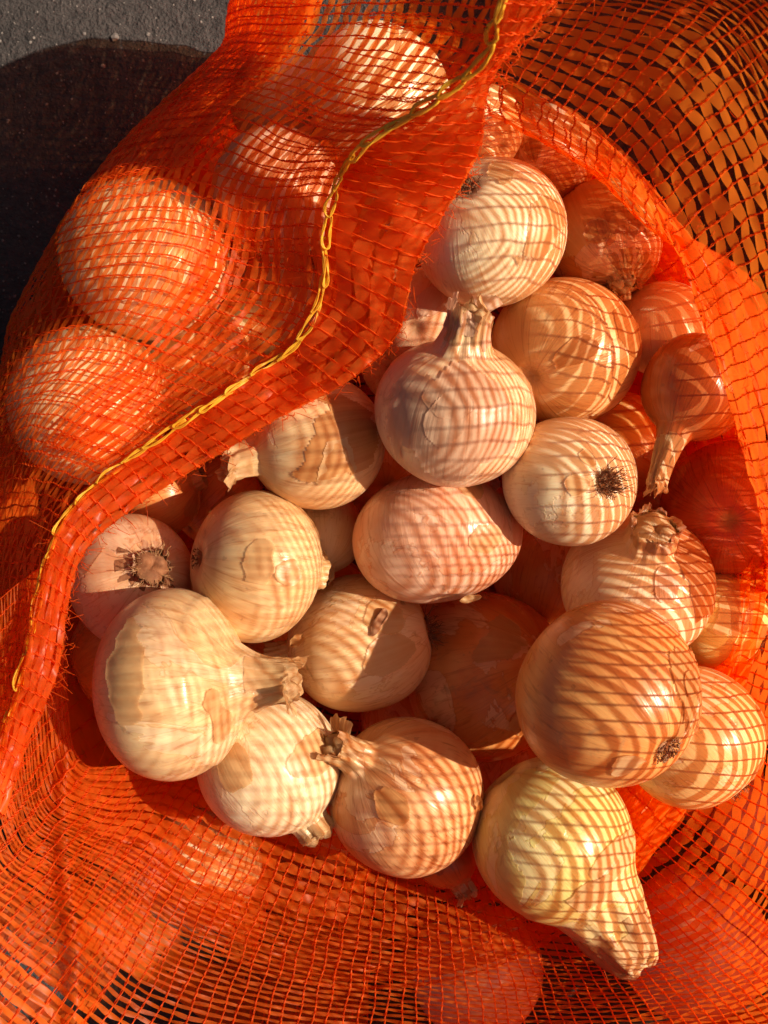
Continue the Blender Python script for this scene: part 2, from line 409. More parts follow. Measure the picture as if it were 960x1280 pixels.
onion("pale onion under the net in the hollow right of the two largest covered ones", 222, 410, 66, .95, (.3, .5, .4), 0.0, .2, 'white', .62, 5, FG)
onion("pinkish onion under dense netting left of the top covered one", 352, 128, 66, .95, (.1, .6, .3), 0.0, .2, 'pink', .635, 4, FG)
onion("cream onion under the wide hem right of the yellow stitching", 455, 290, 78, .95, (-.3, .5, -.4), 0.0, .2, 'white', .60, 5, FG)
# --- under the netting at the bottom
BGp = "onions seen through the netting at the bottom"
onion("white sunlit onion under the netting at lower left", 248, 1086, 78, .95, (.3, .5, -.4), 0.0, .2, 'white', .705, 3, BGp)
onion("pinkish onion under the netting straight below the thick-necked one", 598, 1214, 80, .95, (-.3, .5, .4), 0.0, .2, 'pink', .772, 3, BGp)
onion("pinkish onion under the netting at the bottom right corner", 872, 1180, 92, .95, (.3, -.5, .4), 0.0, .2, 'pink', .705, 3, BGp)
onion("pinkish onion under the netting at the lower right edge of the heap", 960, 1040, 70, .95, (.3, -.5, .4), 0.0, .2, 'pink', .72, 3, BGp)
# --- deep ones that only show in the gaps
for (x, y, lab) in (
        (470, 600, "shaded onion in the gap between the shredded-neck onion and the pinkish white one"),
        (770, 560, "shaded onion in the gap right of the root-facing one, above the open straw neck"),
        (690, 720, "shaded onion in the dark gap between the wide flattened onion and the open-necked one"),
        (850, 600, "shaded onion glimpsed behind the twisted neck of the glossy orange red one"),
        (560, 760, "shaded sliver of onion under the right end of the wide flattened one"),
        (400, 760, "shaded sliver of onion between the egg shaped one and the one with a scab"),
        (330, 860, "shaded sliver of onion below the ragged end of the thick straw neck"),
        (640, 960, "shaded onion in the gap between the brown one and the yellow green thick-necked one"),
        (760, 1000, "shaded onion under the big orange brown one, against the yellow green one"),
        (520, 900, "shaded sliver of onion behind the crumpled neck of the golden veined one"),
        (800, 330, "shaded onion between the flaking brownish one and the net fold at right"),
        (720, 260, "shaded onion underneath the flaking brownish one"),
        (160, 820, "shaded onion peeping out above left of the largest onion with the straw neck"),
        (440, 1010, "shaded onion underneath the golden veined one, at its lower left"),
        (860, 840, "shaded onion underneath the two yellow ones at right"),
        (960, 470, "added sun-blocking onion at the right net wall, level with the long-necked orange red one"),  # from here on: onions added to block sun coming through the right wall
        (985, 600, "added sun-blocking onion behind the right net wall, level with the dark red one"),
        (990, 720, "added sun-blocking onion behind the right net wall, level with the small wedged yellow one"),
        (960, 860, "added sun-blocking onion behind the right net wall, beside the half covered bright yellow one"),
        (880, 960, "added sun-blocking onion under the netting below the half covered bright yellow one")):
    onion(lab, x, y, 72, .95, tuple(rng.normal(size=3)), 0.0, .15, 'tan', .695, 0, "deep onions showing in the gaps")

# settle the depths along the view rays so that neighbours touch instead of running into each other
def settle(iters=260):
    n = len(ON)
    for it in range(iters):
        moved = 0
        P = [W(o['px'], o['py'], o['d']) for o in ON]
        R = [o['a'] * o['d'] / F * (2 + o['b']) / 3 * 0.955 for o in ON]
        for i in range(n):
            for j in range(i + 1, n):
                dx = P[i][0] - P[j][0]; dy = P[i][1] - P[j][1]; pl = math.hypot(dx, dy); s = R[i] + R[j]
                if pl >= s: continue
                need = math.sqrt(s * s - pl * pl)
                hi, lo = (i, j) if (ON[i]['rank'], -i) > (ON[j]['rank'], -j) else (j, i)
                gap = ON[lo]['d'] - ON[hi]['d']
                if gap < need:
                    m = (need - gap) * 0.35; moved += m
                    wlo = 0.75
                    ON[hi]['d'] -= m * (1 - wlo) * (0.6 if ON[hi]['d'] > 0.53 else 0.0); ON[lo]['d'] += m * wlo
        if moved < 1e-4: break
settle()
for o in ON:
    o['d'] = min(o['d'], 0.80)
    o['c'] = W(o['px'], o['py'], o['d']); o['R'] = o['a'] * o['d'] / F


def onion_frame(o):
    z = Vector(o['nd']); t = Vector((0, 0, 1)) if abs(z.z) < 0.9 else Vector((1, 0, 0))
    x = t.cross(z).normalized(); y = z.cross(x)
    return Matrix((x, y, z)).transposed()


def onion_surface(o, th, s, seed):
    """local point at angle th and profile position s in 0..1 (root to neck end), arrays"""
    a, b, nl, nr = 1.0, o['b'], o['nl'], o['nr']
    top = b + nl
    split = 0.80 if nl > 0.15 else 0.95
    phi = np.clip(s / split, 0, 1) * np.pi * 0.94
    z1 = -b * np.cos(phi)
    z_end = -b * np.cos(np.pi * 0.94)
    z = np.where(s <= split, z1, z_end + (top + 0.02 - z_end) * (s - split) / (1 - split))
    re = np.sqrt(np.clip(1 - (z / b) ** 2, 0, 1)) ** 0.93
    hh = np.clip(z / b, 0, None)
    pw = o.get('pw', 2.2); z0 = 0.55 * b
    tz = np.clip((z - z0) / (top - z0), 0, 1)
    rn = (nr + (o.get('n0', 0.54) - nr) * (1 - tz) ** pw) * np.clip((hh - 0.25) / 0.3, 0, 1) ** 1.2
    k = 9.0
    r = (re ** k + rn ** k) ** (1 / k)
    if nl <= 0.06: r = np.where(z > 0, np.maximum(re, 0.0), r)
    # pole dimple at the root
    z = z + 0.10 * b * np.exp(-(r / 0.16) ** 2) * (z < 0)
    neckw = np.clip((z - 0.80 * b) / (0.30 + 0.4 * nl), 0, 1) if nl > 0.06 else np.zeros_like(z)
    p = np.stack([np.cos(th), np.sin(th), z * 0.8], -1)
    lump = 0.065 * vnoise(p * 1.6, seed, 2) + 0.006 * vnoise(p * np.array([7, 7, 0.8]), seed + 1, 2)
    ridge = neckw * (0.10 * np.sin(th * 5 + seed + z * 2.2) + 0.07 * np.sin(th * 9 + 2 * seed - z * 3.0) + 0.05 * np.sin(th * 17 + z * 6))
    r = r * (1 + lump + ridge)
    bend = o.get('bend', 0.12 * math.sin(seed * 1.7))
    bx = bend * np.clip(z - 0.6 * b, 0, None) ** 2
    return np.stack([r * np.cos(th) + bx, r * np.sin(th) + bx * 0.4, z], -1), neckw, np.exp(-(r / 0.17) ** 2) * (z < 0)


def grid_quads(nu, nv, wrap_u=False):
    uu = nu if wrap_u else nu - 1
    i = np.arange(uu)[:, None]; j = np.arange(nv - 1)[None, :]
    i2 = (i + 1) % nu
    return np.stack([i * nv + j, i2 * nv + j, i2 * nv + j + 1, i * nv + j + 1], -1).reshape(-1, 4)


def build_onion(idx, o):
    seed = idx * 3 + 1
    r = np.random.default_rng(seed)
    hidden = o['rank'] == 0
    nu, nv = (32, 26) if hidden else (72, 64)
    th = np.linspace(0, 2 * np.pi, nu, endpoint=False)[:, None] * np.ones((1, nv))
    s = np.linspace(0, 1, nv)[None, :] * np.ones((nu, 1))
    P, neck, root = onion_surface(o, th, s, seed)
    R = o['R']
    me = mesh_from("onion", P.reshape(-1, 3) * R, grid_quads(nu, nv, True))
    at = me.attributes.new("neck", 'FLOAT', 'POINT'); at.data.foreach_set("value", neck.astype(np.float32).ravel())
    at = me.attributes.new("root", 'FLOAT', 'POINT'); at.data.foreach_set("value", root.astype(np.float32).ravel())
    pale, tan, dark, ta = PAL[o['pal']]
    jit = 1 + r.normal(0, 0.04, 3)
    f = lambda c: tuple(float(min(0.86, x * y)) for x, y in zip(c, jit))
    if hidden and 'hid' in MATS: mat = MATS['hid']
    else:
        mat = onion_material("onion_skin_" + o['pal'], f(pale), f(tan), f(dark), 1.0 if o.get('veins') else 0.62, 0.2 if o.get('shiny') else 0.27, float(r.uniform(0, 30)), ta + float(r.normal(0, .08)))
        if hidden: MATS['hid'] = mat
    ob = obj("onion", me, mat)
    rot = onion_frame(o)
    ob.matrix_world = Matrix.Translation(Vector(o['c'])) @ rot.to_4x4()
    tag(ob, o['label'], "onion", o['group'])
    # --- root tuft
    if o.get('roots'):
        mb = MB(); nroot = o['roots']; L = o.get('rl', .2)
        zroot = -o['b'] * 0.90
        lean = o.get('rootlean')
        ll = np.array([0., 0., 0.])
        if lean:
            wl = rot.transposed() @ Vector((lean[0], lean[1], 0.1)); ll = np.array(wl)
        for k in range(nroot):
            a0 = r.uniform(0, 6.283); q = 0.13 * math.sqrt(r.random())
            p0 = np.array([q * math.cos(a0), q * math.sin(a0), zroot])
            dirv = np.array([math.cos(a0) * q * 5.5, math.sin(a0) * q * 5.5, -1.0 + r.normal(0, .25)]) + r.normal(0, .3, 3) + ll * r.uniform(0, 2.2)
            dirv /= np.linalg.norm(dirv)
            n = 8; t = np.linspace(0, 1, n)[:, None]
            ln = L * (0.3 + 0.9 * r.random())
            curl = np.stack([np.sin(t[:, 0] * r.uniform(4, 11) + r.uniform(0, 6)), np.sin(t[:, 0] * r.uniform(4, 11) + r.uniform(0, 6)), np.sin(t[:, 0] * r.uniform(3, 8) + r.uniform(0, 6))], -1) * 0.028 * t
            pts = p0 + dirv * ln * t + curl * (0.4 + L * 2.4)
            # hairs lie over the shoulder instead of running through the bulb
            rad = np.sqrt((pts[:, 0]) ** 2 + pts[:, 1] ** 2 + (pts[:, 2] / o['b']) ** 2)
            low = rad < 1.0
            pts[low] *= (1.0 / rad[low])[:, None] * (1 + 0.02 * r.random())
            if ll.any() is False: pass
            pts[:2] = p0 + (pts[:2] - p0) * 0.8
            mb.tube(pts * R, np.linspace(0.010, 0.004, n) * R, 3)
        m2 = 14; ta = np.linspace(0, 6.283, m2, endpoint=False)
        disc = [[0, 0, zroot - 0.035]] + [[0.15 * math.cos(x) * (1 + .2 * r.normal()), 0.15 * math.sin(x) * (1 + .2 * r.normal()), zroot - 0.03 * r.random()] for x in ta] + [[0.19 * math.cos(x), 0.19 * math.sin(x), zroot + .09] for x in ta]
        tris = [[0, 1 + (k + 1) % m2, 1 + k] for k in range(m2)]; q = [[1 + k, 1 + (k + 1) % m2, 1 + m2 + (k + 1) % m2, 1 + m2 + k] for k in range(m2)]
        mb.add(np.array(disc) * R, q, tris)
        mb.build("root_tuft", M_ROOT, ob)
    # --- dry papery strips round the neck
    if o.get('tip'):
        tl = o['tip']; rag = o.get('ragged', 1.0); ztop = o['b'] + o['nl']
        groups = [MB(), MB()]
        nst = 9
        for layer in range(nst):
            n1, n2 = 11, 20
            thc = layer / nst * 6.283 + r.normal(0, .25); hw = r.uniform(.35, .85)
            tt = np.linspace(0, 1, n2)[None, :] * np.ones((n1, 1)); ee = np.linspace(-1, 1, n1)[:, None] * np.ones((1, n2))
            sw = 1 - 0.55 * np.clip(tt - .3, 0, 1) ** 1.3 + 0.16 * vnoise(np.stack([tt * 6, ee * 0 + np.sign(ee), tt * 0 + layer * 2.1], -1), seed + layer, 3)
            th = thc + hw * ee * sw
            s0 = r.uniform(.82, .92)
            ss = np.clip(s0 + (0.985 - s0) * tt / .62, 0, .985)
            V, _, _ = onion_surface(o, th, ss, seed)
            ext = np.clip(tt - .62, 0, 1) / .38
            ln = tl * r.uniform(.25, 1.0) * rag; splay = r.uniform(-.55, .35) * rag
            if r.random() < .22: splay = r.uniform(.5, 1.3) * rag
            c0 = V[:, -1].mean(0); rad = np.stack([np.cos(th), np.sin(th), 0 * th], -1)
            tipcut = 1 - 0.35 * np.abs(ee) ** 1.5 + 0.22 * vnoise(np.stack([ee * 5, ee * 0, ee * 0 + layer], -1), seed + layer + 7, 3)
            V = V + rad * (0.003 + 0.004 * (layer % 3) + 0.02 * tt * (1 - ext) + ext ** 1.3 * ln * splay)[..., None]
            V[..., 2] += ext * ln * tipcut * (1 - .3 * abs(splay)) + 0.010 * np.sin(ee * 6 + tt * 5 + layer)
            V += rad * (0.018 * np.sin(ee * 7 + tt * 9 + layer * 2) * tt)[..., None]
            groups[layer % 2].add(V.reshape(-1, 3) * R, grid_quads(n1, n2))
        base = {'pink': 'pink', 'brown': 'brown', 'tan': 'tan', 'gold': 'tan', 'red': 'brown'}.get(o['pal'], 'pale')
        groups[0].build("neck_skin", SKINS[base], ob)
        mb = groups[1]
        # withered plug
        n1, n2 = 14, 5
        tt = np.linspace(0, 6.283, n1, endpoint=False)[:, None] * np.ones((1, n2)); ss = np.linspace(0, 1, n2)[None, :] * np.ones((n1, 1))
        basep, _, _ = onion_surface(o, tt, np.full_like(tt, 0.985), seed)
        cx, cy = basep[..., 0].mean(), basep[..., 1].mean(); rm = np.hypot(basep[..., 0] - cx, basep[..., 1] - cy).mean()
        v = np.stack([cx + rm * (1.02 - ss) * np.cos(tt) * (1 + .2 * np.sin(tt * 5)), cy + rm * (1.02 - ss) * np.sin(tt), ztop - 0.02 + 0.10 * np.sin(ss * 3.0) * (1 + .5 * np.sin(tt * 3))], -1)
        mb.add(v.reshape(-1, 3) * R, grid_quads(n1, n2, True))
        mb.build("neck_end", M_ROOT if o.get('tipmat') == 'root' else M_TIP, ob)
        if o.get('tipmat') == 'root':
            mb = MB()
            for k in range(46):
                a0 = r.uniform(0, 6.28); q0 = rm * r.uniform(.4, 1.1); p0 = np.array([cx + q0 * math.cos(a0), cy + q0 * math.sin(a0), ztop])
                t = np.linspace(0, 1, 7)[:, None]; dv = np.array([math.cos(a0), math.sin(a0), r.uniform(-.3, .8)]); ln = r.uniform(.08, .28)
                mb.tube((p0 + dv * ln * t + np.sin(t * r.uniform(2, 7) + r.uniform(0, 6, 3)) * 0.02) * R, 0.005 * R, 3)
            mb.build("neck_fibres", M_TIP, ob)
    # --- loose sheets of skin standing off the bulb
    flakes = []
    if o['group'] == PG and not hidden and o['pal'] not in ('rust', 'red'):
        cl = rot.transposed() @ Vector((0.25, 0.0, 1.0)).normalized()
        thc = math.atan2(cl.y, cl.x); sc = math.acos(max(-1, min(1, -cl.z / 1.0))) / (math.pi * .94) * (0.80 if o['nl'] > .15 else .95)
        base = {'pink': 'pink', 'brown': 'brown', 'tan': 'tan', 'gold': 'tan', 'red': 'brown', 'rust': 'brown', 'cream': 'pale', 'white': 'pale', 'green': 'pale'}[o['pal']]
        for k in range(2):
            a0 = thc + r.normal(0, .75); b0 = min(.70, max(.14, sc + r.normal(0, .14))); wa = r.uniform(.22, .6); wb = r.uniform(.05, .13)
            flakes.append((base, a0 - wa, a0 + wa, b0 - wb, b0 + wb, int(r.integers(30, 900))))
    for (mn, t0, t1, s0, s1, sd) in o.get('skins', []) + flakes:
        n1, n2 = 60, 44
        tt = np.linspace(t0, t1, n1)[:, None] * np.ones((1, n2)); ss = np.linspace(s0, s1, n2)[None, :] * np.ones((n1, 1))
        V, _, _ = onion_surface(o, tt, ss, seed)
        nrm = V * np.array([1, 1, 1 / o['b'] ** 2]); nrm /= np.linalg.norm(nrm, axis=-1, keepdims=True) + 1e-9
        q = np.stack([tt * 2.2, ss * 5, tt * 0 + sd], -1)
        eu = np.minimum((tt - t0), (t1 - tt)) / (t1 - t0) * 2; ev = np.minimum(ss - s0, s1 - ss) / (s1 - s0) * 2
        mask = 1.0 - np.sqrt(((tt - t0) / (t1 - t0) * 2 - 1) ** 2 + ((ss - s0) / (s1 - s0) * 2 - 1) ** 2)
        mask = np.minimum(mask + 0.34 * vnoise(q * 3.0, sd, 3) + 0.02, np.minimum(eu, ev) * 3) + 0.05 * vnoise(q * 9, sd + 5, 2)
        lift = 0.007 + 0.032 * np.exp(-np.clip(mask - 0.16, 0, None) * 9) * (0.5 + 0.5 * vnoise(q * 1.7, sd + 9, 2)) + 0.004 * vnoise(q * 6, sd + 2, 2)
        V = V + nrm * np.clip(lift, 0.006, None)[..., None]
        quads = grid_quads(n1, n2)
        keep = (mask.reshape(-1)[quads] > 0.16).all(1)
        quads = quads[keep]
        if len(quads) < 4: continue
        used, inv = np.unique(quads, return_inverse=True)
        obj("loose_skin", mesh_from("loose_skin", V.reshape(-1, 3)[used] * R, inv.reshape(-1, 4)), SKINS[mn], ob)
    if o.get('scab'):
        # dark scab where the skin has split, on the camera side
        wl = rot.transposed() @ Vector((0.30, 0.44, 0.82)); wl.normalize()
        z = np.array(wl); x = np.cross(z, [0.2, 0.9, 0.1]); x /= np.linalg.norm(x); y = np.cross(z, x)
        n1, n2 = 40, 9
        aa = np.linspace(0, 6.283, n1, endpoint=False)[:, None] * np.ones((1, n2)); rr_ = np.linspace(0.02, 1, n2)[None, :] * np.ones((n1, 1))
        e = rr_ * (1 + .30 * vnoise(np.stack([np.cos(aa) * 2.5, np.sin(aa) * 2.5, aa * 0], -1), 77, 3))
        pnt = z + x * (0.085 * e * np.cos(aa))[..., None] + y * (0.19 * e * np.sin(aa) - 0.05 * e ** 2)[..., None]
        pnt /= np.linalg.norm(pnt, axis=-1, keepdims=True)
        pnt *= (1.012 + 0.022 * np.exp(-((rr_ - .72) / .16) ** 2) * (1 + .8 * vnoise(pnt * 22, 78, 2)) - 0.05 * np.clip(rr_ - .85, 0, 1))[..., None]
        pnt[..., 2] *= o['b']
        # follow the real surface of the bulb
        v = pnt.reshape(-1, 3) * 1.035; q = grid_quads(n1, n2, True); tris = None
        obj("scab", mesh_from("scab", v * R, q, tris), M_ROOT, ob)
    return ob


MATS = {}
for i, o in enumerate(ON):
    build_onion(i, o)

# ------------------------------------------------------------------ the net bag
def catmull(C, n):
    """C (k, ..., 3) -> n samples along axis 0"""
    k = len(C); t = np.linspace(0, k - 1, n); i = np.clip(np.floor(t).astype(int), 0, k - 2); f = t - i
    f = f.reshape((-1,) + (1,) * (C.ndim - 1))
    p0 = C[np.clip(i - 1, 0, k - 1)]; p1 = C[i]; p2 = C[i + 1]; p3 = C[np.clip(i + 2, 0, k - 1)]
    return 0.5 * (2 * p1 + (p2 - p0) * f + (2 * p0 - 5 * p1 + 4 * p2 - p3) * f ** 2 + (3 * p1 - p0 - 3 * p2 + p3) * f ** 3)


def sheet(cols, nu, nv):
    C = np.array(cols)
    G = catmull(C, nu)
    G = np.swapaxes(catmull(np.swapaxes(G, 0, 1), nv), 0, 1)
    return G                                    # (nu, nv, 3)


CAM = np.array([0, 0, CAM_Z])
def depth_of(G): return CAM_Z - G[..., 2]
def set_depth(G, d):
    d0 = depth_of(G); return CAM + (G - CAM) * (d / d0)[..., None]


def surf_depths(G, o, grow):
    """front and back depth of an onion (as a ball) along the view ray of every grid point; nan outside"""
    ray = (G - CAM) / depth_of(G)[..., None]
    c = o['c'] - CAM; Rr = o['R'] * (2 + o['b']) / 3 + grow
    A = (ray ** 2).sum(-1); B = ray @ c; Cc = c @ c - Rr * Rr
    disc = B * B - A * Cc
    sq = np.sqrt(np.where(disc > 0, disc, np.nan))
    return (B - sq) / A, (B + sq) / A


def drape_over(G, onions, grow=0.003, iters=60, tension=0.5, free=None):
    """membrane: stays in front of the onions, smooth between them"""
    d = depth_of(G); lim = np.full(d.shape, 9.0)
    for o in onions:
        f, b = surf_depths(G, o, grow)
        lim = np.fmin(lim, np.where(np.isnan(f), 9.0, f))
    base = d.copy()
    d = np.minimum(d, lim)
    for k in range(iters):
        s = d.copy()
        s[1:-1, 1:-1] = 0.25 * (d[2:, 1:-1] + d[:-2, 1:-1] + d[1:-1, 2:] + d[1:-1, :-2])
        n = d + (s - d) * tension
        n = n * 0.985 + base * 0.015
        d = np.minimum(n, lim)
    return set_depth(G, d)


def wrinkle(G, amp, scale, seed, aniso=(1, 1, 1)):
    n = vnoise(G * np.array(aniso) * scale, seed, 3)
    return set_depth(G, depth_of(G) + amp * n)


def bilin(G, u, v):
    nu, nv = G.shape[:2]
    x = np.clip(u, 0, 1) * (nu - 1); y = np.clip(v, 0, 1) * (nv - 1)
    i = np.clip(x.astype(int), 0, nu - 2); j = np.clip(y.astype(int), 0, nv - 2); fx = (x - i)[..., None]; fy = (y - j)[..., None]
    return (G[i, j] * (1 - fx) + G[i + 1, j] * fx) * (1 - fy) + (G[i, j + 1] * (1 - fx) + G[i + 1, j + 1] * fx) * fy


def even_params(G, axis, pitch, q=0.6, weight=None):
    """parameter values whose lines lie about one pitch apart"""
    seg = np.linalg.norm(np.diff(G, axis=axis), axis=-1)
    m = np.quantile(seg, q, axis=1 - axis)
    if weight is not None: m = m * weight(np.linspace(0, 1, len(m)))
    L = np.concatenate([[0], np.cumsum(m)])
    n = max(3, int(L[-1] / pitch))
    return np.interp(np.linspace(0, L[-1], n + 1), L, np.linspace(0, 1, len(L)))


def net(name, G, parent, tape_pitch, thread_pitch, wfrac=0.60, seed=0, mat=M_TAPE, pitch_from=None, vweight=None, ovamp=0.0004, label=None, v_lo=0.0, v_hi=1.0, thread_r=0.00029, jit=0.07, red=None, wrap=False, q=0.6):
    """a piece of leno netting: flat tapes along u (each an object), twisted thread pairs along v (one mesh, the part itself)"""
    r = np.random.default_rng(seed + 50)
    tu = np.gradient(G, axis=0); tv = np.gradient(G, axis=1)
    NN = np.cross(tu, tv); NN /= np.linalg.norm(NN, axis=-1, keepdims=True) + 1e-12
    us = even_params(G, 0, thread_pitch, q); vs = even_params(G if pitch_from is None else G[pitch_from[0]:pitch_from[1]], 1, tape_pitch, q, vweight)
    du = np.gradient(us); dv = np.gradient(vs)
    us_j = us + du * r.normal(0, 0.05, len(us))
    # threads
    mb = MB()
    rm = MB()
    for j, u0 in enumerate(us_j):
        m = len(vs) * 3
        v = np.linspace(v_lo, v_hi, m)
        ph = np.linspace(0, len(vs) * np.pi, m) + r.uniform(0, 6)
        wob = du[j] * 0.07 * np.sin(np.linspace(0, len(vs) * 0.9, m) + r.uniform(0, 6))
        for s in (0, 1):
            uu = u0 + wob + du[j] * 0.035 * np.sin(ph + s * np.pi)
            pts = bilin(G, uu, v) + bilin(NN, uu, v) * (0.0007 * np.cos(ph + s * np.pi))[:, None]
            (rm if red is not None and j in red else mb).tube(pts, thread_r * (1.0 + .2 * r.random()), 3)
    part = mb.build(name, M_THREAD, parent)
    if label: part["label"] = label
    if red is not None and rm.n: rm.build("red_thread", M_RED, part)
    # tapes
    sub = 3
    uf = np.interp(np.arange((len(us) - 1) * sub + 1) / sub, np.arange(len(us)), us_j)
    duf = np.interp(np.arange((len(us) - 1) * sub + 1) / sub, np.arange(len(us)), du)
    n = len(uf); cell = np.arange(n) / sub
    for i, v0 in enumerate(vs):
        if v0 < v_lo - 1e-6 or v0 > v_hi + 1e-6: continue
        knots = r.normal(0, jit, len(us) + 2) + 0.035 * np.where((np.arange(len(us) + 2) + i) % 2, 1, -1)
        c = np.interp(cell, np.arange(len(us) + 2), knots)
        w = np.interp(cell, np.arange(0, len(us) + 2) , np.clip(r.normal(wfrac(v0) if callable(wfrac) else wfrac, 0.07, len(us) + 2), 0.3, 1.05)) * 0.5
        w = w * (1 - 0.10 * np.cos(cell * 2 * np.pi))
        vc = v0 + dv[i] * c
        tw = r.normal(0, 0.00035, len(us) + 2); tw = np.interp(cell, np.arange(len(us) + 2), tw)
        cr = 0.0005 * np.interp(cell, np.arange(len(us) + 2), r.normal(0, 1, len(us) + 2))
        ov = ovamp * np.cos(cell * np.pi + i * np.pi)
        rows = []
        for k, (e, hgt) in enumerate(((-1, tw), (0, cr), (1, -tw))):
            vv = vc + dv[i] * w * e
            rows.append(bilin(G, uf, vv) + bilin(NN, uf, np.clip(vv, 0, 1)) * (ov + hgt)[:, None])
        V = np.stack(rows, 1).reshape(-1, 3)
        obj("tape", mesh_from("tape", V, grid_quads(n, 3)), mat, part)
    return part


bag = bpy.data.objects.new("net_bag", None); col.objects.link(bag)
bag.empty_display_size = 0.1
tag(bag, "open orange net bag full of onions on dark ground, yellow stitched hem folded over", "net bag")

# --- the left flap: rows from the hem edge out to the ground
FLAP = [
    [(742, -70, .42), (665, -75, .415), (560, -75, .45), (430, -66, .52), (300, -50, .70)],
    [(694, 0, .43), (628, 0, .425), (520, -5, .46), (400, 0, .54), (287, 12, .69)],
    [(640, 62, .455), (604, 68, .45), (500, 50, .50), (380, 45, .56), (280, 52, .68)],
    [(610, 112, .475), (540, 125, .47), (445, 118, .52), (340, 90, .58), (240, 95, .67)],
    [(598, 190, .505), (450, 182, .505), (375, 175, .54), (280, 140, .59), (165, 165, .66)],
    [(560, 258, .535), (418, 228, .54), (330, 230, .56), (225, 205, .575), (108, 232, .65)],
    [(520, 330, .55), (402, 290, .56), (310, 290, .575), (200, 265, .565), (70, 290, .65)],
    [(495, 420, .56), (402, 365, .57), (300, 345, .58), (175, 315, .565), (40, 345, .65)],
    [(432, 478, .563), (362, 432, .572), (265, 400, .58), (150, 370, .575), (12, 405, .65)],
    [(345, 524, .566), (280, 490, .572), (200, 462, .575), (105, 440, .575), (0, 465, .655)],
    [(245, 585, .57), (195, 550, .572), (125, 525, .575), (50, 505, .58), (-15, 540, .66)],
    [(160, 640, .57), (122, 602, .57), (70, 580, .58), (15, 575, .59), (-30, 610, .66)],
    [(105, 690, .56), (72, 662, .556), (35, 650, .57), (-5, 655, .60), (-45, 690, .66)],
    [(84, 762, .55), (46, 742, .545), (10, 738, .57), (-25, 745, .60), (-60, 780, .66)],
    [(72, 840, .545), (30, 822, .54), (-8, 825, .56), (-40, 835, .60), (-75, 870, .66)],
    [(36, 925, .54), (5, 905, .535), (-30, 910, .56), (-60, 925, .60), (-95, 960, .66)],
    [(5, 1020, .53), (-25, 1000, .525), (-60, 1005, .55), (-90, 1030, .60), (-120, 1070, .66)],
]
cols_f = []
for c in FLAP:
    w = [W(*p) for p in c]
    e = w[-1]
    mid = e * np.array([1.0, 1.0, 0.5]); gnd = np.array([e[0] * 0.96, e[1] * 0.97, 0.006])
    cols_f.append(w + [mid, gnd])
NROW_F = 7
GF = sheet(cols_f, 260, 150)
inner = [o for o in ON if o['rank'] > 0]
v_st = 1.0 / (NROW_F - 1)                       # parameter of the stitch row
GF = wrinkle(GF, 0.0035, 70.0, 3)
GF = wrinkle(GF, 0.0020, 160.0, 4)
k_top = int(150 * 4.0 / 6)
GF[:, :k_top] = drape_over(GF[:, :k_top], inner, 0.0035, 40, 0.4)
GF = set_depth(GF, depth_of(GF) - 0.0035 * np.clip(vnoise(GF * np.array([1, 1, .4]) * 95, 8, 3), 0, 1) - 0.0025 * np.abs(vnoise(GF * 60, 9, 2)))
net("flap_netting", GF, bag, 0.0056, 0.0078, 0.55, 1, jit=0.11, v_lo=v_st * 0.75, v_hi=1.0)

# second layer of the flap in the fold behind the stitching
GF2 = GF[24:175, 18:62].copy()
GF2 = wrinkle(set_depth(GF2, depth_of(GF2) + 0.007), 0.005, 90, 12)
GF2 = drape_over(GF2, inner, 0.0015, 4, 0.3)
net("flap_lining_netting", GF2, bag, 0.0072, 0.0094, 0.55, 2)
GF3 = GF[0:84, 74:].copy()  # extra layers added to make the flap's cast shadow on the ground solid
GF3 = wrinkle(set_depth(GF3, depth_of(GF3) + 0.010), 0.004, 80, 14)
net("top_shade_netting", GF3, bag, 0.0070, 0.0090, 1.0, 12)
GF4 = wrinkle(set_depth(GF3, depth_of(GF3) + 0.010), 0.004, 70, 15)
net("top_shade_netting", GF4, bag, 0.0074, 0.0094, 1.04, 17)

# hem: netting folded over at the edge
r0 = GF[:, 0]; iv = int(v_st * 149)
front = GF[:, iv::-max(1, iv // 6)]
front = set_depth(front, depth_of(front) - 0.0022)
edge = GF[:, 0:1]
edge = set_depth(edge, depth_of(edge) + 0.001)
back = GF[:, 0:iv + 1:max(1, iv // 6)]
back = set_depth(back, depth_of(back) + 0.0045)
third = set_depth(back[:, ::-1], depth_of(back[:, ::-1]) + 0.002)
GH = np.concatenate([front, edge, back, third], axis=1)
GH = wrinkle(GH, 0.0022, 150.0, 21)
GH = wrinkle(GH, 0.0012, 420.0, 22)
hem = net("hem", GH, bag, 0.0058, 0.0080, 0.78, 3, mat=M_HEM, jit=0.14)
mb = MB()
for k in range(520):
    i = rng.integers(2, 258); p0 = GF[i, 0] + rng.normal(0, .0012, 3); out = GF[i, 0] - GF[i, 8]; out /= np.linalg.norm(out)
    dv = out * rng.uniform(-.2, 1) + rng.normal(0, .6, 3); ln = rng.uniform(.002, .006); t = np.linspace(0, 1, 5)[:, None]
    mb.tube(p0 + dv * ln * t + rng.normal(0, .0010, 3) * t ** 2 * 1.5, 0.00018, 3)
tag(mb.build("frayed_fibres", M_HEM, hem), kind="stuff")

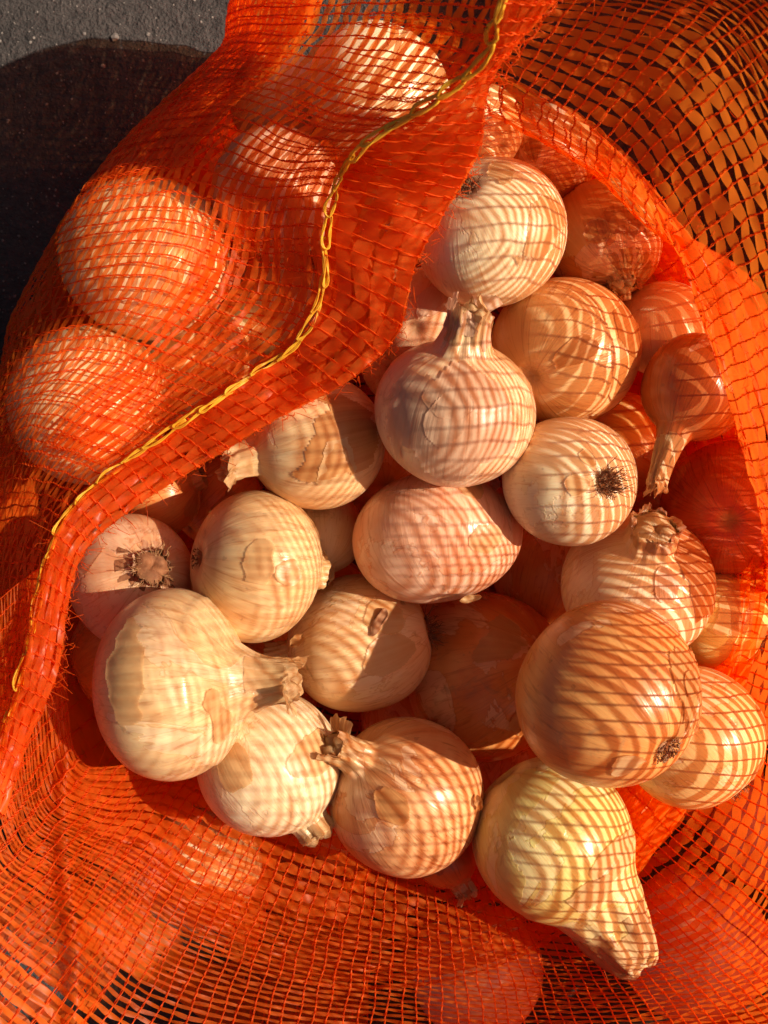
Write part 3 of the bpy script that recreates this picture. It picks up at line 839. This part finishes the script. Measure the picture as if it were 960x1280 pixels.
# --- yellow chain stitch along the hem, one loop after the other
st = GF[:, iv]; st = CAM + (st - CAM) * ((depth_of(st) - 0.0032 + 0.0014 * np.sin(np.linspace(0, 40, len(st))) + 0.0045 * np.clip((np.linspace(0, 1, len(st)) - .66) / .1, 0, 1)) / depth_of(st))[:, None]
seg = np.concatenate([[0], np.cumsum(np.linalg.norm(np.diff(st, axis=0), axis=1))])
ltot = seg[-1]; pitch = 0.0150; nst = int(ltot / pitch)
def along(s): return np.stack([np.interp(s, seg, st[:, k]) for k in range(3)], -1)
for k in range(nst):
    s0 = k * pitch; t = np.linspace(0, 2 * np.pi, 26)
    ln = pitch * 0.70 * (1 + .12 * rng.normal()); wd = 0.0010 * (1 + .35 * rng.normal())
    s = s0 + pitch * .5 + ln * np.cos(t)
    P = along(np.clip(s, 0, ltot)); T = along(np.clip(s + .002, 0, ltot)) - along(np.clip(s - .002, 0, ltot)); T /= np.linalg.norm(T, axis=1, keepdims=True) + 1e-9
    side = np.cross(T, [0, 0, 1.0]); side /= np.linalg.norm(side, axis=1, keepdims=True) + 1e-9
    lift = 0.0012 * np.cos(t) + rng.normal(0, .0003)
    pts = P + side * (wd * np.sin(t) * (1.15 + .35 * np.cos(t)) + .0006 * rng.normal())[:, None] + np.array([0, 0, 1.0]) * lift[:, None]
    mb = MB(); fat = 1.0 + 0.7 * max(0.0, 1 - k / (0.45 * nst))
    mb.tube(pts, 0.00052 * fat, 5)
    mb.tube(pts + side * 0.0007 * np.sin(t * 3 + k)[:, None] + np.array([0, 0, 0.0005]), 0.00036 * fat, 4)
    mb.build("stitch", M_YELLOW, hem)

# --- the net wall round the heap: rows from its inner edge outwards and up
WALL = [
    [(615, 88, .505), (650, 38, .485), (690, -20, .465), (760, -120, .43), (900, -300, .36)],
    [(690, 128, .515), (740, 60, .49), (800, -15, .455), (900, -120, .42), (1100, -280, .34)],
    [(755, 172, .525), (825, 95, .495), (905, 20, .455), (1020, -60, .41), (1260, -200, .33)],
    [(805, 230, .535), (880, 165, .50), (965, 100, .455), (1100, 20, .40), (1380, -100, .31)],
    [(848, 315, .54), (920, 255, .505), (1010, 205, .455), (1150, 140, .39), (1480, 30, .30)],
    [(880, 405, .54), (950, 360, .505), (1040, 320, .45), (1190, 270, .38), (1540, 190, .29)],
    [(908, 490, .54), (980, 460, .49), (1070, 430, .45), (1230, 400, .37), (1600, 350, .28)],
    [(930, 570, .54), (1000, 555, .50), (1090, 540, .45), (1250, 530, .37), (1620, 510, .28)],
    [(952, 660, .55), (1005, 655, .52), (1090, 655, .46), (1250, 660, .37), (1620, 670, .28)],
    [(950, 740, .62), (985, 750, .58), (1050, 765, .50), (1230, 790, .38), (1620, 830, .28)],
    [(900, 850, .68), (955, 870, .63), (1020, 895, .55), (1180, 950, .41), (1580, 1060, .29)],
    [(840, 970, .69), (920, 1020, .64), (1000, 1070, .57), (1140, 1150, .44), (1520, 1350, .31)],
    [(760, 1030, .69), (850, 1110, .65), (930, 1180, .60), (1050, 1290, .48), (1350, 1550, .35)],
    [(680, 1060, .69), (750, 1150, .655), (810, 1220, .62), (890, 1330, .53), (1050, 1600, .42)],
    [(600, 1050, .69), (630, 1140, .655), (655, 1220, .63), (690, 1340, .58), (760, 1580, .50)],
    [(510, 1030, .69), (510, 1110, .655), (508, 1200, .63), (500, 1320, .60), (480, 1560, .54)],
    [(420, 1000, .69), (395, 1080, .655), (365, 1175, .63), (330, 1300, .60), (260, 1530, .54)],
    [(330, 960, .69), (290, 1040, .65), (240, 1130, .62), (180, 1260, .585), (60, 1480, .53)],
    [(250, 940, .685), (210, 1000, .645), (160, 1080, .605), (90, 1190, .565), (-60, 1400, .51)],
    [(165, 955, .63), (135, 1000, .605), (90, 1050, .58), (20, 1140, .545), (-130, 1320, .50)],
    [(97, 945, .575), (75, 968, .57), (40, 1010, .56), (-30, 1090, .53), (-180, 1250, .50)],
    [(82, 810, .565), (60, 830, .56), (25, 870, .552), (-60, 950, .53), (-220, 1100, .5)],
    [(78, 690, .565), (58, 705, .56), (22, 730, .552), (-60, 800, .53), (-220, 930, .5)],
]
cw = [[W(*p) for p in c] for c in WALL]
for k, c in enumerate(cw):
    c.append(c[-1] + np.array([0.010, 0.0, 0.10 if k < 13 else 0.03]))
GW = sheet(cw, 380, 150)
# under the onions of the heap where it starts below them
dW = depth_of(GW); low = dW > 0.58
for o in ON:
    if o['group'] == PG:
        f, b = surf_depths(GW, o, 0.002)
        dW = np.where(~np.isnan(b) & (GW[..., 1] < 0.0) & (dW > 0.58), np.maximum(dW, b), dW)
GW = set_depth(GW, dW)
for _ in range(3):
    dW = depth_of(GW); s = dW.copy(); s[1:-1, 1:-1] = 0.25 * (dW[2:, 1:-1] + dW[:-2, 1:-1] + dW[1:-1, 2:] + dW[1:-1, :-2]); GW = set_depth(GW, s)
pxW = 480 + GW[..., 0] / depth_of(GW) * F; pyW = 640 - GW[..., 1] / depth_of(GW) * F
GW = set_depth(GW, depth_of(GW) - 0.012 * np.exp(-((pxW - 90 - 6 * np.sin(pyW / 60)) / 16) ** 2) * np.clip((pyW - 900) / 80, 0, 1))
GW = wrinkle(GW, 0.0030, 60.0, 31)
GW = wrinkle(GW, 0.0012, 170.0, 32)
net("wall_netting", GW, bag, 0.0060, 0.0078, lambda v: 0.73 if v < 0.34 else 0.47, 4, jit=0.045, pitch_from=(80, 190), ovamp=0.0002, vweight=lambda t: np.where(t < 0.34, 0.66, 1.0), red=(70,))
k0 = int(380 * 17.4 / 22)
GS = GW[k0:, :120].copy()
GS = wrinkle(set_depth(GS, depth_of(GS) + 0.006 + 0.05 * np.linspace(0, 1, GS.shape[1])[None, :]), 0.003, 80.0, 33)
net("wall_fold_netting", GS, bag, 0.0074, 0.0100, 0.82, 7)

fz = MB()
for k in range(420):
    src = GW if k % 2 else GF
    i = int(rng.integers(5, src.shape[0] - 5)); j = int(rng.integers(2, src.shape[1] // 2)); p0 = src[i, j]
    tw = src[i, j + 1] - src[i, j]; tw /= np.linalg.norm(tw) + 1e-9
    dv = tw * rng.normal(0, 1) + rng.normal(0, .5, 3); ln = rng.uniform(.003, .009); t = np.linspace(0, 1, 7)[:, None]
    up = (CAM - p0) / np.linalg.norm(CAM - p0)
    fz.tube(p0 + up * .0012 + dv * ln * t + up * (.003 * t * (1 - t) + .001 * t) + np.sin(t * rng.uniform(2, 6) + rng.uniform(0, 6, 3)) * .0008, 0.00016, 3)
tag(fz.build("loose_fibres", M_HEM, bag), kind="stuff")

# --- the lip of the wall turned under along the upper right fold
iu = int(380 * 9.0 / 22)
lip = GW[:iu, 0]
ctr = np.array([0.02, 0.02, 0])
rows = []
tl = np.linspace(0, 1, len(lip)); side = np.clip((tl - 0.30) / 0.25, 0, 1); side = side * side * (3 - 2 * side)
for (dxa, dya, dxb, dyb, dd) in ((0, 0, 0, 0, -.0005), (-4, 14, 12, 10, .010), (-8, 34, 34, 6, .022), (-4, 52, 52, 0, .040), (6, 58, 62, -6, .085), (16, 60, 66, -10, .15), (16, 56, 60, -10, .22)):
    d = np.minimum(depth_of(lip) + dd, 0.82)
    px = lip[:, 0] / depth_of(lip) * F + dxa * (1 - side) + dxb * side; py = -lip[:, 1] / depth_of(lip) * F + dya * (1 - side) + dyb * side
    rows.append(np.stack([px / F * d, -py / F * d, CAM_Z - d], -1))
GL = np.stack(rows, 1)
GL = np.swapaxes(catmull(np.swapaxes(GL, 0, 1), 60), 0, 1)
GL = wrinkle(GL, 0.002, 120, 41)
net("lip_netting", GL, bag, 0.0070, 0.0095, 0.72, 5)
GL2 = GL[:, 14:].copy() + np.array([0.006, 0.003, 0.0])
net("lip_lining_netting", wrinkle(GL2, 0.002, 90, 42), bag, 0.0076, 0.0100, 0.9, 8, mat=M_HEM)

# --- the body of the bag under the heap
nu, nv = 200, 80
an = np.linspace(0, 2 * np.pi, nu)[:, None]; rr = np.linspace(0.12, 1, nv)[None, :]
zz = 0.012 + 0.19 * np.clip((rr - 0.45) / 0.55, 0, 1) ** 1.7
GB = np.stack([-0.005 + (0.215 * np.cos(an)) * rr ** 0.8, -0.005 + (0.255 * np.sin(an)) * rr ** 0.8, zz + 0 * an], -1)
GB = wrinkle(GB, 0.003, 60, 51)
net("body_netting", GB, bag, 0.0085, 0.0115, 0.80, 6)
GB2 = GB[40:140, 35:].copy() * np.array([0.96, 0.96, 1.0]) + np.array([0, 0, 0.004])
net("body_fold_netting", wrinkle(GB2, 0.003, 60, 53), bag, 0.0080, 0.0110, 0.92, 9)

for k in range(2):  # added dense layers that stop low sun reaching the gaps between onions
    an3 = np.linspace(-0.95, 1.1, 160)[:, None]; rr3 = np.linspace(0.62, 1, 60)[None, :]
    z3 = 0.03 + 0.20 * np.clip((rr3 - 0.62) / 0.38, 0, 1) ** 1.2
    GR = np.stack([-0.004 + (0.205 - .008 * k) * np.cos(an3) * rr3 ** 0.5, -0.005 + (0.245 - .008 * k) * np.sin(an3) * rr3 ** 0.5, z3 + 0 * an3], -1)
    net("added_under_netting", wrinkle(GR, 0.002, 70, 57 + k), bag, 0.0085, 0.0115, 1.04, 15 + k)

an4 = np.linspace(math.pi + .15, math.pi + 1.55, 150)[:, None]; rr4 = np.linspace(0.55, 1.35, 60)[None, :]  # added netting that hides the sunlit ground at lower left
GQ = np.stack([-0.005 + 0.235 * np.cos(an4) * rr4, -0.005 + 0.275 * np.sin(an4) * rr4, 0.05 + 0.04 * np.sin(rr4 * 9 + 3 * an4) + 0.02 * np.cos(an4 * 11)], -1)
net("added_under_netting", wrinkle(GQ, 0.004, 60, 61), bag, 0.0085, 0.0115, 1.04, 18)

# --- added out-of-view netting on the right that keeps sun off the ground
path = np.array([[.13, .62], [.27, .50], [.315, .30], [.31, .05], [.305, -.18], [.25, -.33], [.10, -.375], [-.14, -.43]])
for k in range(3):
    rows = []
    for (t, z) in ((0.03, .004), (0.03, .07), (0.015, .14), (0.0, .20), (-0.02, .245 - .01 * k)):
        pp = path * (1 + 0 * t) + np.stack([np.full(len(path), t + .012 * k), np.zeros(len(path))], -1)
        rows.append(np.concatenate([pp, (z * np.array([1, 1, 1, 1.1, 1.15, 1.5, 1.6, 1.3]))[:, None]], 1))
    GO = sheet(np.stack(rows, 1), 240, 50)
    GO[..., 0] += 0.008 * np.sin(np.linspace(0, 60 + 9 * k, 240))[:, None] * np.ones((1, 50))
    net("side_shade_netting", GO, bag, 0.0095, 0.0125, 0.97, 10 + k, mat=M_HEM)

# ------------------------------------------------------------------ scraps of dry skin lying about the heap
for (px, py, ln, wd, a0, mat, lab) in (
        (588, 748, .011, .0035, .2, 'pale', "tiny pale skin scrap at the lower right end of the wide flattened onion"),
        (618, 604, .008, .0045, 1.3, 'pink', "tiny pinkish skin scrap under the root end of the pinkish white onion"),
        (407, 1040, .009, .005, 2.2, 'pale', "small pale skin scrap between the greenish white and the golden veined onion"),
        (598, 1003, .008, .004, 1.8, 'tan', "small tan skin scrap at the right side of the golden veined onion"),
        (372, 800, .010, .005, .7, 'tan', "small tan skin scrap above the ragged end of the thick straw neck")):
    g0 = W(px, py, .6); ds = []
    for o in ON:
        f, b = surf_depths(g0[None, None, :], o, 0.001)
        if not np.isnan(f[0, 0]): ds.append(float(f[0, 0]))
    d = (min(ds) if ds else .62) - .003
    n1, n2 = 12, 8
    uu = np.linspace(-1, 1, n1)[:, None] * np.ones((1, n2)); vv = np.linspace(-1, 1, n2)[None, :] * np.ones((n1, 1))
    ww = np.sqrt(np.clip(1 - np.abs(uu) ** 2.4, 0.02, 1)) * (1 + .35 * vnoise(np.stack([uu * 4, vv, uu * 0 + px], -1), px, 3))
    x = uu * ln * .5; y = vv * wd * .5 * ww; z = .0022 * vv ** 2 + .0016 * np.sin(uu * 2.4 + px) + .0006 * np.sin(uu * 7 + vv * 3)
    v = np.stack([x * math.cos(a0) - y * math.sin(a0), x * math.sin(a0) + y * math.cos(a0), z], -1).reshape(-1, 3)
    sc = obj("skin_scrap", mesh_from("skin_scrap", v, grid_quads(n1, n2)), SKINS[mat]); sc.location = W(px, py, d)
    tag(sc, lab, "skin scrap", "scraps of dry onion skin")
